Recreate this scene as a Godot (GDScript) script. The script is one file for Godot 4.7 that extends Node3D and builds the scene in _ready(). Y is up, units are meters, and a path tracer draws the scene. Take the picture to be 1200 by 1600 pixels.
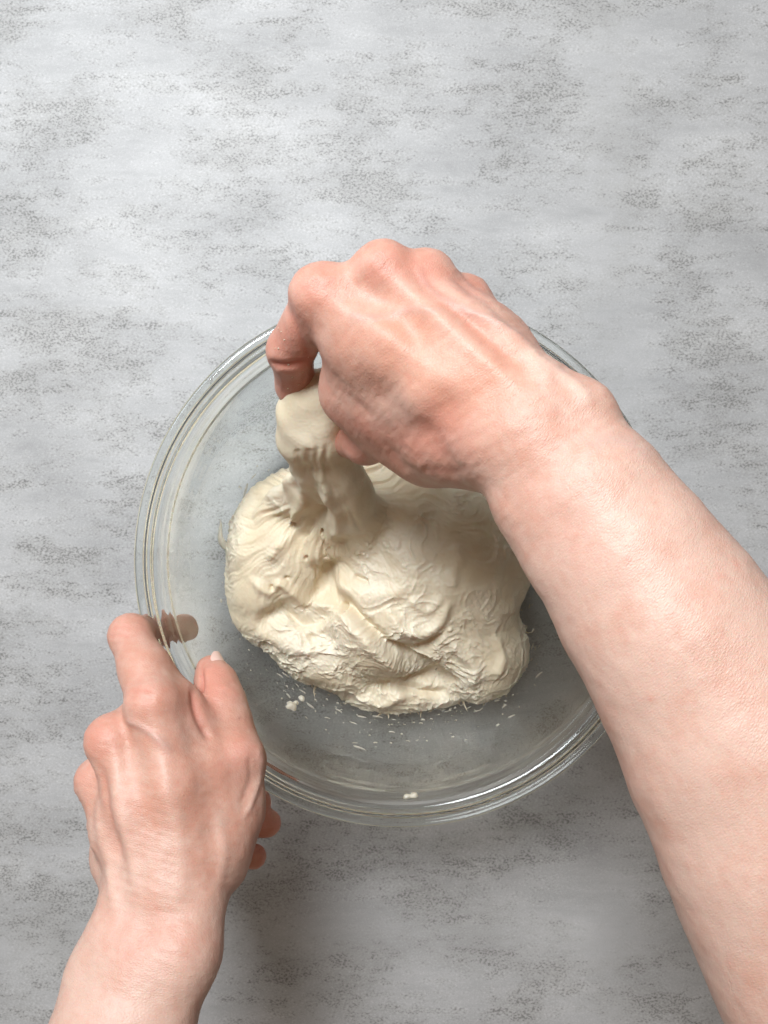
extends Node3D
# A cook's two hands lift sticky dough out of a glass mixing bowl on a grey stone-look table, seen straight from above.
# Bodies are signed-distance fields in millimetres, meshed as surface nets, then given creases, veins and folds by displacement.

const MM := 0.001


class Field:
	var o: Vector3
	var h: float
	var nx: int
	var ny: int
	var nz: int
	var f := PackedFloat32Array()

	func _init(lo: Vector3, hi: Vector3, step: float) -> void:
		o = lo
		h = step
		nx = int((hi.x - lo.x) / h) + 1
		ny = int((hi.y - lo.y) / h) + 1
		nz = int((hi.z - lo.z) / h) + 1
		f.resize(nx * ny * nz)
		f.fill(1000.0)

	func cone(a: Vector3, ra: float, b: Vector3, rb: float, k: float, cut := false) -> void:
		var n := int(ceil(a.distance_to(b) / 40.0))
		if n > 1 and not cut:      # long limbs in pieces, so that each stays in a small box
			for s in n:
				var t0 := float(s) / n
				var t1 := float(s + 1) / n
				_cone(a, ra, b, rb, k, cut, a.lerp(b, t0), lerpf(ra, rb, t0), a.lerp(b, t1), lerpf(ra, rb, t1), 0.0001 if s else k)
		else:
			_cone(a, ra, b, rb, k, cut, a, ra, b, rb, k)

	func _cone(a: Vector3, ra: float, b: Vector3, rb: float, _k: float, cut: bool, a2: Vector3, ra2: float, b2: Vector3, rb2: float, k: float) -> void:
		var m := maxf(_k, k) + 2.0 * h
		var lo := (a2 - Vector3.ONE * (ra2 + m)).min(b2 - Vector3.ONE * (rb2 + m)) - o
		var hi := (a2 + Vector3.ONE * (ra2 + m)).max(b2 + Vector3.ONE * (rb2 + m)) - o
		var x0 := maxi(0, int(lo.x / h))
		var x1 := mini(nx - 1, int(hi.x / h))
		var y0 := maxi(0, int(lo.y / h))
		var y1 := mini(ny - 1, int(hi.y / h))
		var z0 := maxi(0, int(lo.z / h))
		var z1 := mini(nz - 1, int(hi.z / h))
		var ba := b2 - a2
		var inv := 1.0 / maxf(ba.length_squared(), 0.0001)
		var dr := rb2 - ra2
		var kk := maxf(_k, 0.001)
		for z in range(z0, z1 + 1):
			for y in range(y0, y1 + 1):
				var i := x0 + nx * (y + ny * z)
				var p := o + Vector3(x0, y, z) * h - a2
				for x in range(x0, x1 + 1):
					var t := clampf(p.dot(ba) * inv, 0.0, 1.0)
					var d := (p - ba * t).length() - ra2 - dr * t
					p.x += h
					if d < m:
						var e := f[i]
						if cut:
							var hc := kk - absf(d + e)
							f[i] = maxf(e, -d) + (hc * hc * 0.25 / kk if hc > 0.0 else 0.0)
						else:
							var hh := kk - absf(d - e)
							f[i] = minf(e, d) - (hh * hh * 0.25 / kk if hh > 0.0 else 0.0)
					i += 1

	func ball(c: Vector3, r: Vector3, turn: Basis, k: float, cut := false) -> void:
		var m := k + 2.0 * h
		var big := maxf(r.x, maxf(r.y, r.z)) + m
		var lo := c - Vector3.ONE * big - o
		var hi := c + Vector3.ONE * big - o
		var x0 := maxi(0, int(lo.x / h))
		var x1 := mini(nx - 1, int(hi.x / h))
		var y0 := maxi(0, int(lo.y / h))
		var y1 := mini(ny - 1, int(hi.y / h))
		var z0 := maxi(0, int(lo.z / h))
		var z1 := mini(nz - 1, int(hi.z / h))
		var back := turn.inverse()
		var step := back * Vector3(h, 0, 0)
		var ir := Vector3.ONE / r
		var kk := maxf(k, 0.001)
		for z in range(z0, z1 + 1):
			for y in range(y0, y1 + 1):
				var i := x0 + nx * (y + ny * z)
				var q := back * (o + Vector3(x0, y, z) * h - c)
				for x in range(x0, x1 + 1):
					var s := q * ir
					var k0 := s.length()
					var d := k0 * (k0 - 1.0) / maxf((s * ir).length(), 0.0001)
					q += step
					if d < m:
						var e := f[i]
						if cut:
							var hc := kk - absf(d + e)
							f[i] = maxf(e, -d) + (hc * hc * 0.25 / kk if hc > 0.0 else 0.0)
						else:
							var hh := kk - absf(d - e)
							f[i] = minf(e, d) - (hh * hh * 0.25 / kk if hh > 0.0 else 0.0)
					i += 1


class Body:
	var p := PackedVector3Array()
	var q := PackedInt32Array()      # four corners a face, clockwise seen from outside
	var n := PackedVector3Array()
	var col := PackedColorArray()
	var uv := PackedVector2Array()

	func net(g: Field) -> void:
		var at := PackedInt32Array()
		at.resize(g.f.size())
		at.fill(-1)
		var cells := PackedInt32Array()
		var nx := g.nx
		var nxy := g.nx * g.ny
		var far := 4.0 * g.h
		var off := PackedInt32Array([0, 1, nx, nx + 1, nxy, nxy + 1, nxy + nx, nxy + nx + 1])
		var pos: Array[Vector3] = []
		for k in 8:
			pos.append(Vector3(k & 1, (k >> 1) & 1, k >> 2))
		var edges := PackedInt32Array([0, 1, 2, 3, 4, 5, 6, 7, 0, 2, 1, 3, 4, 6, 5, 7, 0, 4, 1, 5, 2, 6, 3, 7])
		var f := g.f
		for z in g.nz - 1:
			for y in g.ny - 1:
				var i := nx * (y + g.ny * z) - 1
				for x in nx - 1:
					i += 1
					var f0 := f[i]
					if f0 > far or f0 < -far:
						continue
					var inside := 0
					for k in 8:
						if f[i + off[k]] < 0.0:
							inside += 1
					if inside == 0 or inside == 8:
						continue
					var sum := Vector3.ZERO
					var c := 0
					for k in 12:
						var a := edges[k * 2]
						var b := edges[k * 2 + 1]
						var fa := f[i + off[a]]
						var fb := f[i + off[b]]
						if (fa < 0.0) != (fb < 0.0):
							sum += pos[a].lerp(pos[b], fa / (fa - fb))
							c += 1
					at[i] = p.size()
					cells.append(i)
					p.append(g.o + (Vector3(x, y, z) + sum / c) * g.h)
		for i in cells:
			var f0 := f[i] < 0.0
			for axis in 3:
				var s := 1 if axis == 0 else nx if axis == 1 else nxy
				if (f[i + s] < 0.0) == f0:
					continue
				var u := nx if axis == 0 else nxy if axis == 1 else 1
				var v := nxy if axis == 0 else 1 if axis == 1 else nx
				if i - u - v < 0:
					continue
				var a := at[i]
				var b := at[i - u]
				var c := at[i - u - v]
				var d := at[i - v]
				if a < 0 or b < 0 or c < 0 or d < 0:
					continue
				if f0:
					q.append_array(PackedInt32Array([a, d, c, b]))
				else:
					q.append_array(PackedInt32Array([a, b, c, d]))

	func smooth(times: int) -> void:
		for turn in times * 2:
			var sum := PackedVector3Array()
			sum.resize(p.size())
			var cnt := PackedFloat32Array()
			cnt.resize(p.size())
			for i in range(0, q.size(), 4):
				for k in 4:
					var a := q[i + k]
					var b := q[i + (k + 1 & 3)]
					sum[a] += p[b]
					sum[b] += p[a]
					cnt[a] += 1.0
					cnt[b] += 1.0
			var w := 0.5 if turn % 2 == 0 else -0.52
			for i in p.size():
				if cnt[i] > 0.0:
					p[i] += (sum[i] / cnt[i] - p[i]) * w

	func split() -> void:
		var mid := {}
		var made := PackedInt32Array()
		var m := PackedInt32Array([0, 0, 0, 0])
		for i in range(0, q.size(), 4):
			for k in 4:
				var a := q[i + k]
				var b := q[i + (k + 1 & 3)]
				var key := mini(a, b) * 4194304 + maxi(a, b)
				if not mid.has(key):
					mid[key] = p.size()
					p.append((p[a] + p[b]) * 0.5)
				m[k] = mid[key]
			var c := p.size()
			p.append((p[q[i]] + p[q[i + 1]] + p[q[i + 2]] + p[q[i + 3]]) * 0.25)
			made.append_array(PackedInt32Array([q[i], m[0], c, m[3], m[0], q[i + 1], m[1], c, c, m[1], q[i + 2], m[2], m[3], c, m[2], q[i + 3]]))
		q = made

	func normals() -> void:
		n.resize(p.size())
		n.fill(Vector3.ZERO)
		for i in range(0, q.size(), 4):
			var w := (p[q[i + 3]] - p[q[i + 1]]).cross(p[q[i + 2]] - p[q[i]])
			for k in 4:
				n[q[i + k]] += w
		for i in n.size():
			n[i] = n[i].normalized()

	func mesh(material: Material) -> ArrayMesh:
		var idx := PackedInt32Array()
		idx.resize(q.size() / 4 * 6)
		var j := 0
		for i in range(0, q.size(), 4):
			idx[j] = q[i]
			idx[j + 1] = q[i + 1]
			idx[j + 2] = q[i + 2]
			idx[j + 3] = q[i]
			idx[j + 4] = q[i + 2]
			idx[j + 5] = q[i + 3]
			j += 6
		var v := PackedVector3Array()
		v.resize(p.size())
		for i in p.size():
			v[i] = p[i] * 0.001
		var arrays := []
		arrays.resize(Mesh.ARRAY_MAX)
		arrays[Mesh.ARRAY_VERTEX] = v
		arrays[Mesh.ARRAY_NORMAL] = n
		if col.size():
			arrays[Mesh.ARRAY_COLOR] = col
		if uv.size():
			arrays[Mesh.ARRAY_TEX_UV] = uv
		arrays[Mesh.ARRAY_INDEX] = idx
		var m := ArrayMesh.new()
		m.add_surface_from_arrays(Mesh.PRIMITIVE_TRIANGLES, arrays)
		m.surface_set_material(0, material)
		return m


class Stroke:
	# A soft line on a surface, laid out over the ground plan: raises (or sinks) the surface and may tint it.
	var pts := PackedVector2Array()
	var box: Rect2
	var w: float
	var amp: float
	var tint: Color
	var share: float
	var length := 0.0

	func _init(line: Array, width: float, height: float, color := Color.BLACK, how_much := 0.0) -> void:
		w = width
		amp = height
		tint = color
		share = how_much
		if line.size() < 3:
			for v in line:
				pts.append(v)
		else:
			for i in line.size() - 1:
				var a: Vector2 = line[maxi(i - 1, 0)]
				var b: Vector2 = line[i]
				var c: Vector2 = line[i + 1]
				var d: Vector2 = line[mini(i + 2, line.size() - 1)]
				for s in 4:
					pts.append(b.cubic_interpolate(c, a, d, s / 4.0))
			pts.append(line[-1])
		box = Rect2(pts[0], Vector2.ZERO)
		for v in pts:
			box = box.expand(v)
		box = box.grow(w * 2.2)
		for i in pts.size() - 1:
			length += pts[i].distance_to(pts[i + 1])

	func at(v: Vector2) -> float:
		if not box.has_point(v):
			return 0.0
		var best := 1e9
		if pts.size() == 1:
			best = v.distance_squared_to(pts[0])
		var along := 0.0
		var count := pts.size() - 1
		for i in count:
			var a := pts[i]
			var ba := pts[i + 1] - a
			var t := clampf((v - a).dot(ba) / maxf(ba.length_squared(), 1e-6), 0.0, 1.0)
			var d := v.distance_squared_to(a + ba * t)
			if d < best:
				best = d
				along = (i + t) / count
		var fade := 1.0 if count < 1 or length < w * 5.0 else clampf(minf(along, 1.0 - along) * 5.0 + 0.15, 0.0, 1.0)
		return exp(-best / (w * w)) * fade


func noise(seed_: int, freq: float, octaves := 1, kind := FastNoiseLite.TYPE_SIMPLEX_SMOOTH) -> FastNoiseLite:
	var f := FastNoiseLite.new()
	f.seed = seed_
	f.noise_type = kind
	f.frequency = freq
	f.fractal_type = FastNoiseLite.FRACTAL_FBM if octaves > 1 else FastNoiseLite.FRACTAL_NONE
	f.fractal_octaves = octaves
	return f


func chain(g: Field, joints: Array, k: float) -> void:
	for i in joints.size() - 1:
		g.cone(joints[i][0], joints[i][1], joints[i + 1][0], joints[i + 1][1], k)


# ---------------------------------------------------------------- the right hand, lifting the dough
func right_field() -> Field:
	var g := Field.new(Vector3(-66, 105, -122), Vector3(236, 305, 250), 2.0)
	# forearm: radius side, ulna side, flesh between
	chain(g, [[Vector3(46.2, 214.0, -20.8), 15.0], [Vector3(66.6, 226.0, 15.1), 16.0], [Vector3(94.2, 236.0, 58.9), 21.5], [Vector3(119.6, 246.0, 109.3), 28.0], [Vector3(141.1, 252.0, 147.3), 34.0], [Vector3(174.4, 262.0, 203.4), 42.0]], 10.0)
	chain(g, [[Vector3(65.2, 222.0, -31.5), 12.0], [Vector3(77.9, 229.0, -10.5), 15.5], [Vector3(102.0, 238.0, 27.6), 20.0], [Vector3(131.0, 248.0, 75.7), 28.0], [Vector3(159.0, 252.0, 122.5), 34.0], [Vector3(186.0, 262.0, 186.0), 42.0]], 10.0)
	chain(g, [[Vector3(56.6, 220.0, -27.2), 15.0], [Vector3(97.0, 240.0, 42.2), 24.0], [Vector3(149.0, 254.0, 134.0), 36.0]], 12.0)
	# back of the hand
	chain(g, [[Vector3(-23.8, 196.0, -81.9), 11.0], [Vector3(4.8, 206.0, -60.6), 12.0], [Vector3(40.2, 216.0, -27.6), 14.0]], 9.0)
	chain(g, [[Vector3(0.0, 203.0, -89.5), 10.5], [Vector3(23.4, 210.0, -64.5), 12.0], [Vector3(48.7, 220.0, -35.1), 14.0]], 9.0)
	chain(g, [[Vector3(16.5, 200.0, -87.9), 9.5], [Vector3(35.0, 207.0, -65.3), 11.0], [Vector3(53.9, 220.0, -37.6), 12.0]], 9.0)
	chain(g, [[Vector3(32.0, 190.0, -82.5), 9.0], [Vector3(44.5, 199.0, -62.4), 9.8], [Vector3(58.7, 214.0, -39.8), 9.5]], 9.0)
	chain(g, [[Vector3(40.2, 216.0, -27.6), 14.0], [Vector3(53.5, 220.0, -24.0), 15.0], [Vector3(58.0, 219.0, -36.4), 12.0]], 10.0)
	# palm, ball of the thumb, web
	chain(g, [[Vector3(10.1, 188.0, -60.4), 13.0], [Vector3(29.4, 196.0, -39.2), 16.0]], 9.0)
	chain(g, [[Vector3(35.6, 196.0, -22.6), 14.0], [Vector3(18.9, 174.0, -27.3), 14.0], [Vector3(2.2, 164.0, -35.7), 12.5]], 14.0)
	chain(g, [[Vector3(-13.7, 191.0, -64.8), 9.5], [Vector3(-12.4, 172.0, -49.6), 11.0], [Vector3(2.7, 168.0, -40.1), 13.0]], 15.0)
	chain(g, [[Vector3(-3.7, 194.0, -59.2), 11.0], [Vector3(6.4, 184.0, -47.1), 14.0], [Vector3(25.9, 194.0, -34.6), 15.0]], 16.0)
	chain(g, [[Vector3(22.1, 196.0, -49.1), 14.0], [Vector3(24.5, 196.0, -27.0), 13.0]], 9.0)
	# thumb
	chain(g, [[Vector3(2.2, 164.0, -35.7), 12.0], [Vector3(-7.6, 152.0, -31.3), 10.2], [Vector3(-15.0, 140.0, -32.7), 8.8]], 4.0)
	# fingers
	chain(g, [[Vector3(-23.8, 196.0, -81.9), 11.0], [Vector3(-38.8, 170.0, -66.9), 9.5], [Vector3(-38.9, 147.0, -56.2), 8.6], [Vector3(-36.0, 120.0, -46.3), 7.4]], 4.0)
	chain(g, [[Vector3(0.0, 203.0, -89.5), 10.5], [Vector3(-10.8, 165.0, -83.6), 9.2], [Vector3(-12.4, 150.0, -68.6), 8.2], [Vector3(-8.4, 152.0, -55.9), 7.6]], 4.0)
	chain(g, [[Vector3(16.5, 200.0, -87.9), 9.5], [Vector3(9.5, 163.0, -84.0), 8.8], [Vector3(4.2, 148.0, -67.9), 8.0], [Vector3(5.6, 154.0, -52.8), 7.4]], 4.0)
	chain(g, [[Vector3(32.0, 190.0, -82.5), 9.0], [Vector3(24.6, 160.0, -75.2), 8.0], [Vector3(17.5, 148.0, -62.2), 7.2], [Vector3(16.7, 154.0, -49.5), 6.6]], 4.0)
	# knuckles and the ulna's head
	g.ball(Vector3(-24.3, 199.0, -83.8), Vector3(10, 8.5, 9), Basis(), 7.0)
	chain(g, [[Vector3(-19.6, 197.0, -82.7), 8.5], [Vector3(-3.6, 201.0, -85.9), 8.5]], 8.0)
	g.ball(Vector3(-0.5, 205.0, -90.3), Vector3(9.0, 8.5, 9), Basis(), 6.0)
	g.ball(Vector3(16.4, 202.0, -88.5), Vector3(8.2, 7.5, 8.5), Basis(), 6.0)
	g.ball(Vector3(31.6, 194.0, -82.5), Vector3(8, 8, 8), Basis(), 4.0)
	g.ball(Vector3(70.1, 226.0, -34.8), Vector3(10, 10, 10), Basis(), 8.0)
	return g


func right_strokes() -> Array:
	var vein := Color(0.46, 0.33, 0.30)
	var red := Color(0.62, 0.22, 0.16)
	var pale := Color(0.78, 0.60, 0.50)
	return [
		# tendons to the knuckles and the hollows between them
		Stroke.new([Vector2(0.0, -87.0), Vector2(23.2, -63.8), Vector2(46.4, -39.9)], 3.2, 1.1, pale, 0.25), Stroke.new([Vector2(16.8, -84.3), Vector2(32.6, -69.8), Vector2(46.6, -57.0), Vector2(57.3, -42.4)], 3.0, 1.4, pale, 0.3),
		Stroke.new([Vector2(31.0, -78.6), Vector2(47.7, -60.8), Vector2(62.0, -48.6)], 3.0, 1.0, pale, 0.2), Stroke.new([Vector2(-22.4, -79.7), Vector2(4.7, -59.5), Vector2(30.7, -37.8)], 3.6, 0.7, pale, 0.15),
		Stroke.new([Vector2(9.3, -88.8), Vector2(21.0, -77.1), Vector2(33.9, -63.1), Vector2(46.7, -49.1)], 3.4, -1.6, red, 0.18), Stroke.new([Vector2(-11.2, -86.0), Vector2(0.0, -74.8), Vector2(16.4, -58.4)], 4.5, -1.2),
		Stroke.new([Vector2(25.2, -87.9), Vector2(35.6, -76.0), Vector2(47.5, -62.9)], 3.0, -1.3),
		# veins
		Stroke.new([Vector2(11.6, -90.0), Vector2(16.7, -80.1), Vector2(26.0, -72.4), Vector2(39.4, -65.0), Vector2(49.2, -58.5)], 1.5, 0.8, vein, 0.35), Stroke.new([Vector2(-12.8, -71.9), Vector2(-4.6, -69.6), Vector2(9.3, -71.9), Vector2(20.9, -69.6)], 1.6, 0.5, vein, 0.35),
		Stroke.new([Vector2(47.4, -56.3), Vector2(55.9, -49.2), Vector2(64.8, -42.0), Vector2(68.1, -35.8)], 2.4, 0.9, pale, 0.5), Stroke.new([Vector2(63.8, -21.2), Vector2(76.5, -23.4), Vector2(87.1, -17.0)], 2.4, 0.3, vein, 0.25),
		# hollow at the wrist beside the thumb, thumb joint
		Stroke.new([Vector2(19.9, -33.4)], 9.0, -2.0, red, 0.35), Stroke.new([Vector2(2.5, -37.4), Vector2(7.9, -36.9)], 6.0, 1.0, pale, 0.35),
		
		# creases of the bent index finger
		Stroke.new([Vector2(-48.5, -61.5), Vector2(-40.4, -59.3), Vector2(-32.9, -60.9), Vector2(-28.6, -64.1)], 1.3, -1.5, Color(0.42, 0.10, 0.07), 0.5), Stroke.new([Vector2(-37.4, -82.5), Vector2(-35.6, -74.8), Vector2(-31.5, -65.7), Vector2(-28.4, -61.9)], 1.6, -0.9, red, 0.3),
		Stroke.new([Vector2(13.5, -16.0), Vector2(22.1, -14.8), Vector2(30.8, -15.3)], 1.8, -0.5, red, 0.2),
		# redness over the knuckles
		Stroke.new([Vector2(-26.2, -83.9)], 9.0, 0.0, red, 0.35), Stroke.new([Vector2(-0.5, -89.6)], 9.0, 0.0, red, 0.4), Stroke.new([Vector2(16.5, -88.5)], 8.0, 0.0, red, 0.4),
		Stroke.new([Vector2(32.7, -83.6)], 8.0, 0.0, red, 0.35), Stroke.new([Vector2(-40.4, -64.7), Vector2(-39.1, -48.5)], 12.0, 0.0, red, 0.45), Stroke.new([Vector2(-10.9, -30.1), Vector2(-19.1, -30.1)], 10.0, 0.0, red, 0.4),
		Stroke.new([Vector2(22.1, -24.6), Vector2(4.9, -24.6)], 10.0, 0.0, red, 0.3), Stroke.new([Vector2(9.2, -59.9), Vector2(23.0, -46.1), Vector2(36.9, -46.1)], 14.0, 0.0, Color(0.70, 0.34, 0.22), 0.35),
		Stroke.new([Vector2(55.9, 0.0), Vector2(64.5, 15.0)], 10.0, 0.0, red, 0.12), Stroke.new([Vector2(61.7, 7.2)], 1.0, 0.25, red, 0.3), Stroke.new([Vector2(74.9, 14.4)], 1.2, 0.25, red, 0.35),
		Stroke.new([Vector2(108.9, 16.5)], 1.2, 0.1, red, 0.3), Stroke.new([Vector2(81.2, 56.5)], 1.1, 0.2, red, 0.35), Stroke.new([Vector2(101.6, 19.3), Vector2(103.6, 19.7)], 0.9, 0.1, red, 0.3),
	]


# ---------------------------------------------------------------- the left hand, steadying the bowl
func left_field() -> Field:
	var g := Field.new(Vector3(-190, 40, 20), Vector3(-20, 240, 330), 2.0)
	chain(g, [[Vector3(-79.4, 168.0, 163.5), 13.8], [Vector3(-82.2, 178.0, 179.0), 14.5], [Vector3(-94.3, 188.0, 206.3), 17.2], [Vector3(-112.0, 205.0, 262.1), 24.5]], 9.0)
	chain(g, [[Vector3(-106.7, 166.0, 164.5), 12.8], [Vector3(-108.4, 174.0, 178.5), 13.5], [Vector3(-112.5, 185.0, 203.1), 16.8], [Vector3(-134.3, 203.0, 263.8), 24.5]], 9.0)
	chain(g, [[Vector3(-93.0, 168.0, 165.7), 14.2], [Vector3(-103.1, 188.0, 206.3), 18.0], [Vector3(-123.5, 203.0, 263.8), 26.0]], 9.0)
	chain(g, [[Vector3(-100.4, 150.0, 86.3), 12.0], [Vector3(-90.8, 158.0, 118.3), 12.8], [Vector3(-83.0, 165.0, 156.3), 13.0]], 8.0)
	chain(g, [[Vector3(-120.5, 148.0, 101.0), 10.5], [Vector3(-105.9, 158.0, 126.5), 11.8], [Vector3(-91.4, 168.0, 155.0), 13.0]], 8.0)
	chain(g, [[Vector3(-129.6, 138.0, 122.1), 9.5], [Vector3(-115.8, 151.0, 140.2), 10.8], [Vector3(-101.7, 163.0, 158.6), 12.0]], 8.0)
	chain(g, [[Vector3(-129.9, 125.0, 145.9), 8.5], [Vector3(-120.5, 141.0, 155.7), 9.8], [Vector3(-110.4, 155.0, 165.0), 11.0]], 8.0)
	chain(g, [[Vector3(-71.3, 152.0, 153.8), 12.2], [Vector3(-68.2, 143.0, 133.3), 13.3], [Vector3(-66.4, 137.0, 113.6), 12.0]], 8.0)
	chain(g, [[Vector3(-86.7, 140.0, 94.8), 9.0], [Vector3(-78.6, 144.0, 114.4), 12.5], [Vector3(-74.9, 155.0, 144.2), 14.0]], 9.0)
	chain(g, [[Vector3(-102.2, 134.0, 77.0), 8.5], [Vector3(-93.3, 139.0, 87.0), 8.8], [Vector3(-88.0, 142.0, 95.4), 9.0]], 7.0)
	chain(g, [[Vector3(-104.1, 140.0, 115.6), 12.0], [Vector3(-95.6, 150.0, 146.2), 13.0]], 9.0)
	chain(g, [[Vector3(-110.4, 140.0, 89.0), 7.0], [Vector3(-117.9, 140.0, 96.0), 7.0]], 6.0)
	chain(g, [[Vector3(-73.8, 129.0, 97.6), 11.0], [Vector3(-81.8, 136.0, 102.8), 10.5]], 7.0)
	# thumb over the rim
	chain(g, [[Vector3(-66.4, 137.0, 113.6), 12.0], [Vector3(-76.6, 124.0, 89.9), 11.0], [Vector3(-80.7, 117.0, 82.3), 9.8], [Vector3(-84.2, 111.0, 77.6), 7.9]], 4.0)
	# index finger along the rim, its end outside the glass
	chain(g, [[Vector3(-100.4, 150.0, 86.3), 12.0], [Vector3(-109.3, 136.0, 71.6), 11.3], [Vector3(-120.3, 122.0, 58.2), 9.5], [Vector3(-120.5, 91.0, 60.6), 8.2], [Vector3(-111.2, 65.0, 64.3), 7.4]], 4.0)
	# the others below the bowl
	chain(g, [[Vector3(-120.5, 148.0, 101.0), 10.5], [Vector3(-106.8, 108.0, 125.6), 9.2], [Vector3(-88.2, 84.0, 142.4), 8.2], [Vector3(-67.4, 74.0, 154.3), 7.4]], 4.0)
	chain(g, [[Vector3(-129.6, 138.0, 122.1), 9.5], [Vector3(-114.3, 98.0, 147.4), 9.0], [Vector3(-86.1, 78.0, 162.7), 8.0], [Vector3(-62.3, 72.0, 166.3), 7.4]], 4.0)
	chain(g, [[Vector3(-129.9, 125.0, 145.9), 8.5], [Vector3(-111.9, 95.0, 167.9), 8.0], [Vector3(-90.7, 80.0, 180.1), 7.2], [Vector3(-68.5, 76.0, 182.4), 6.4]], 4.0)
	g.ball(Vector3(-101.5, 153.0, 83.1), Vector3(10, 9.5, 9), Basis(), 5.0)
	g.ball(Vector3(-119.8, 150.0, 99.8), Vector3(8.6, 8, 8.5), Basis(), 6.0)
	g.ball(Vector3(-129.2, 140.0, 120.5), Vector3(7.6, 7.5, 8), Basis(), 6.0)
	g.ball(Vector3(-65.5, 142.0, 109.2), Vector3(10, 9, 9), Basis(), 5.0)
	g.ball(Vector3(-119.3, 178.0, 188.0), Vector3(9, 10, 11.5), Basis(), 8.0)
	return g


func left_strokes() -> Array:
	var vein := Color(0.46, 0.33, 0.30)
	var red := Color(0.62, 0.22, 0.16)
	var pale := Color(0.78, 0.60, 0.50)
	return [
		Stroke.new([Vector2(-115.3, 97.9), Vector2(-111.5, 116.9), Vector2(-104.7, 135.9), Vector2(-99.2, 155.0)], 3.0, 1.2, pale, 0.25), Stroke.new([Vector2(-124.2, 117.0), Vector2(-120.6, 133.1), Vector2(-113.7, 149.8), Vector2(-106.8, 162.2)], 3.0, 1.2, pale, 0.2),
		Stroke.new([Vector2(-97.3, 83.8), Vector2(-91.4, 108.1), Vector2(-83.8, 135.2), Vector2(-81.1, 156.8)], 3.2, 0.6, pale, 0.2), Stroke.new([Vector2(-121.0, 107.3), Vector2(-115.5, 126.5), Vector2(-108.6, 145.8)], 2.8, -1.4, red, 0.15),
		Stroke.new([Vector2(-107.1, 94.9), Vector2(-101.7, 113.9), Vector2(-96.2, 132.8)], 5.0, -0.9),
		Stroke.new([Vector2(-111.1, 89.5), Vector2(-104.4, 90.0), Vector2(-96.2, 94.9), Vector2(-88.9, 101.7)], 1.5, 0.9, vein, 0.35), Stroke.new([Vector2(-71.1, 128.5), Vector2(-68.4, 134.0), Vector2(-67.0, 144.9), Vector2(-68.4, 155.9)], 2.2, 0.5, pale, 0.25),
		Stroke.new([Vector2(-56.2, 104.1), Vector2(-54.8, 112.5), Vector2(-56.8, 123.8), Vector2(-60.5, 132.2)], 1.3, 0.8, pale, 0.4), Stroke.new([Vector2(-59.6, 106.9), Vector2(-58.5, 116.7), Vector2(-61.9, 126.6)], 1.4, -0.6),
		Stroke.new([Vector2(-71.0, 134.8)], 6.0, -1.0),
		Stroke.new([Vector2(-109.4, 77.1), Vector2(-103.9, 76.0), Vector2(-98.4, 76.6)], 1.2, -0.6, red, 0.3), Stroke.new([Vector2(-110.5, 79.8), Vector2(-103.9, 78.8), Vector2(-97.1, 79.3)], 1.2, -0.5), Stroke.new([Vector2(-110.6, 75.1), Vector2(-105.9, 73.7)], 1.0, -0.4),
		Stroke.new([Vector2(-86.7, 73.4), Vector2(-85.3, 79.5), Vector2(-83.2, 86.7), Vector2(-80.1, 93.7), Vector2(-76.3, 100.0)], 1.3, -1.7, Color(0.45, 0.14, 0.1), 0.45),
		Stroke.new([Vector2(-72.7, 79.7), Vector2(-68.6, 80.9), Vector2(-64.5, 83.2)], 1.3, -0.3, red, 0.12), Stroke.new([Vector2(-73.8, 83.2), Vector2(-69.1, 84.1), Vector2(-63.9, 86.1)], 1.3, -0.3, red, 0.12), Stroke.new([Vector2(-73.2, 87.3), Vector2(-68.6, 87.9), Vector2(-64.5, 89.1)], 1.3, -0.2),
		Stroke.new([Vector2(-104.5, 77.9)], 9.0, 0.0, red, 0.25), Stroke.new([Vector2(-123.8, 96.3)], 9.0, 0.0, red, 0.35), Stroke.new([Vector2(-134.3, 117.4)], 8.0, 0.0, red, 0.3),
		Stroke.new([Vector2(-82.3, 73.1), Vector2(-79.2, 83.8)], 9.0, 0.0, red, 0.4), Stroke.new([Vector2(-62.2, 107.5)], 8.0, 0.0, red, 0.4), Stroke.new([Vector2(-123.9, 52.2), Vector2(-119.4, 55.2)], 9.0, 0.0, red, 0.22),
		Stroke.new([Vector2(-127.1, 54.9), Vector2(-121.7, 52.8), Vector2(-115.2, 53.4)], 1.2, -0.35, red, 0.15), Stroke.new([Vector2(-127.4, 58.2), Vector2(-121.7, 56.4), Vector2(-114.9, 56.7)], 1.2, -0.35, red, 0.15), Stroke.new([Vector2(-126.5, 61.8), Vector2(-121.1, 60.3), Vector2(-115.2, 60.6)], 1.1, -0.25), Stroke.new([Vector2(-125.9, 52.0), Vector2(-120.2, 49.9), Vector2(-115.8, 50.5)], 1.1, -0.25),
		Stroke.new([Vector2(-99.7, 167.1), Vector2(-80.9, 169.8)], 12.0, 0.0, red, 0.15), Stroke.new([Vector2(-65.8, 93.7)], 0.6, 0.1, Color(0.3, 0.12, 0.1), 0.6),
	]


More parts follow.
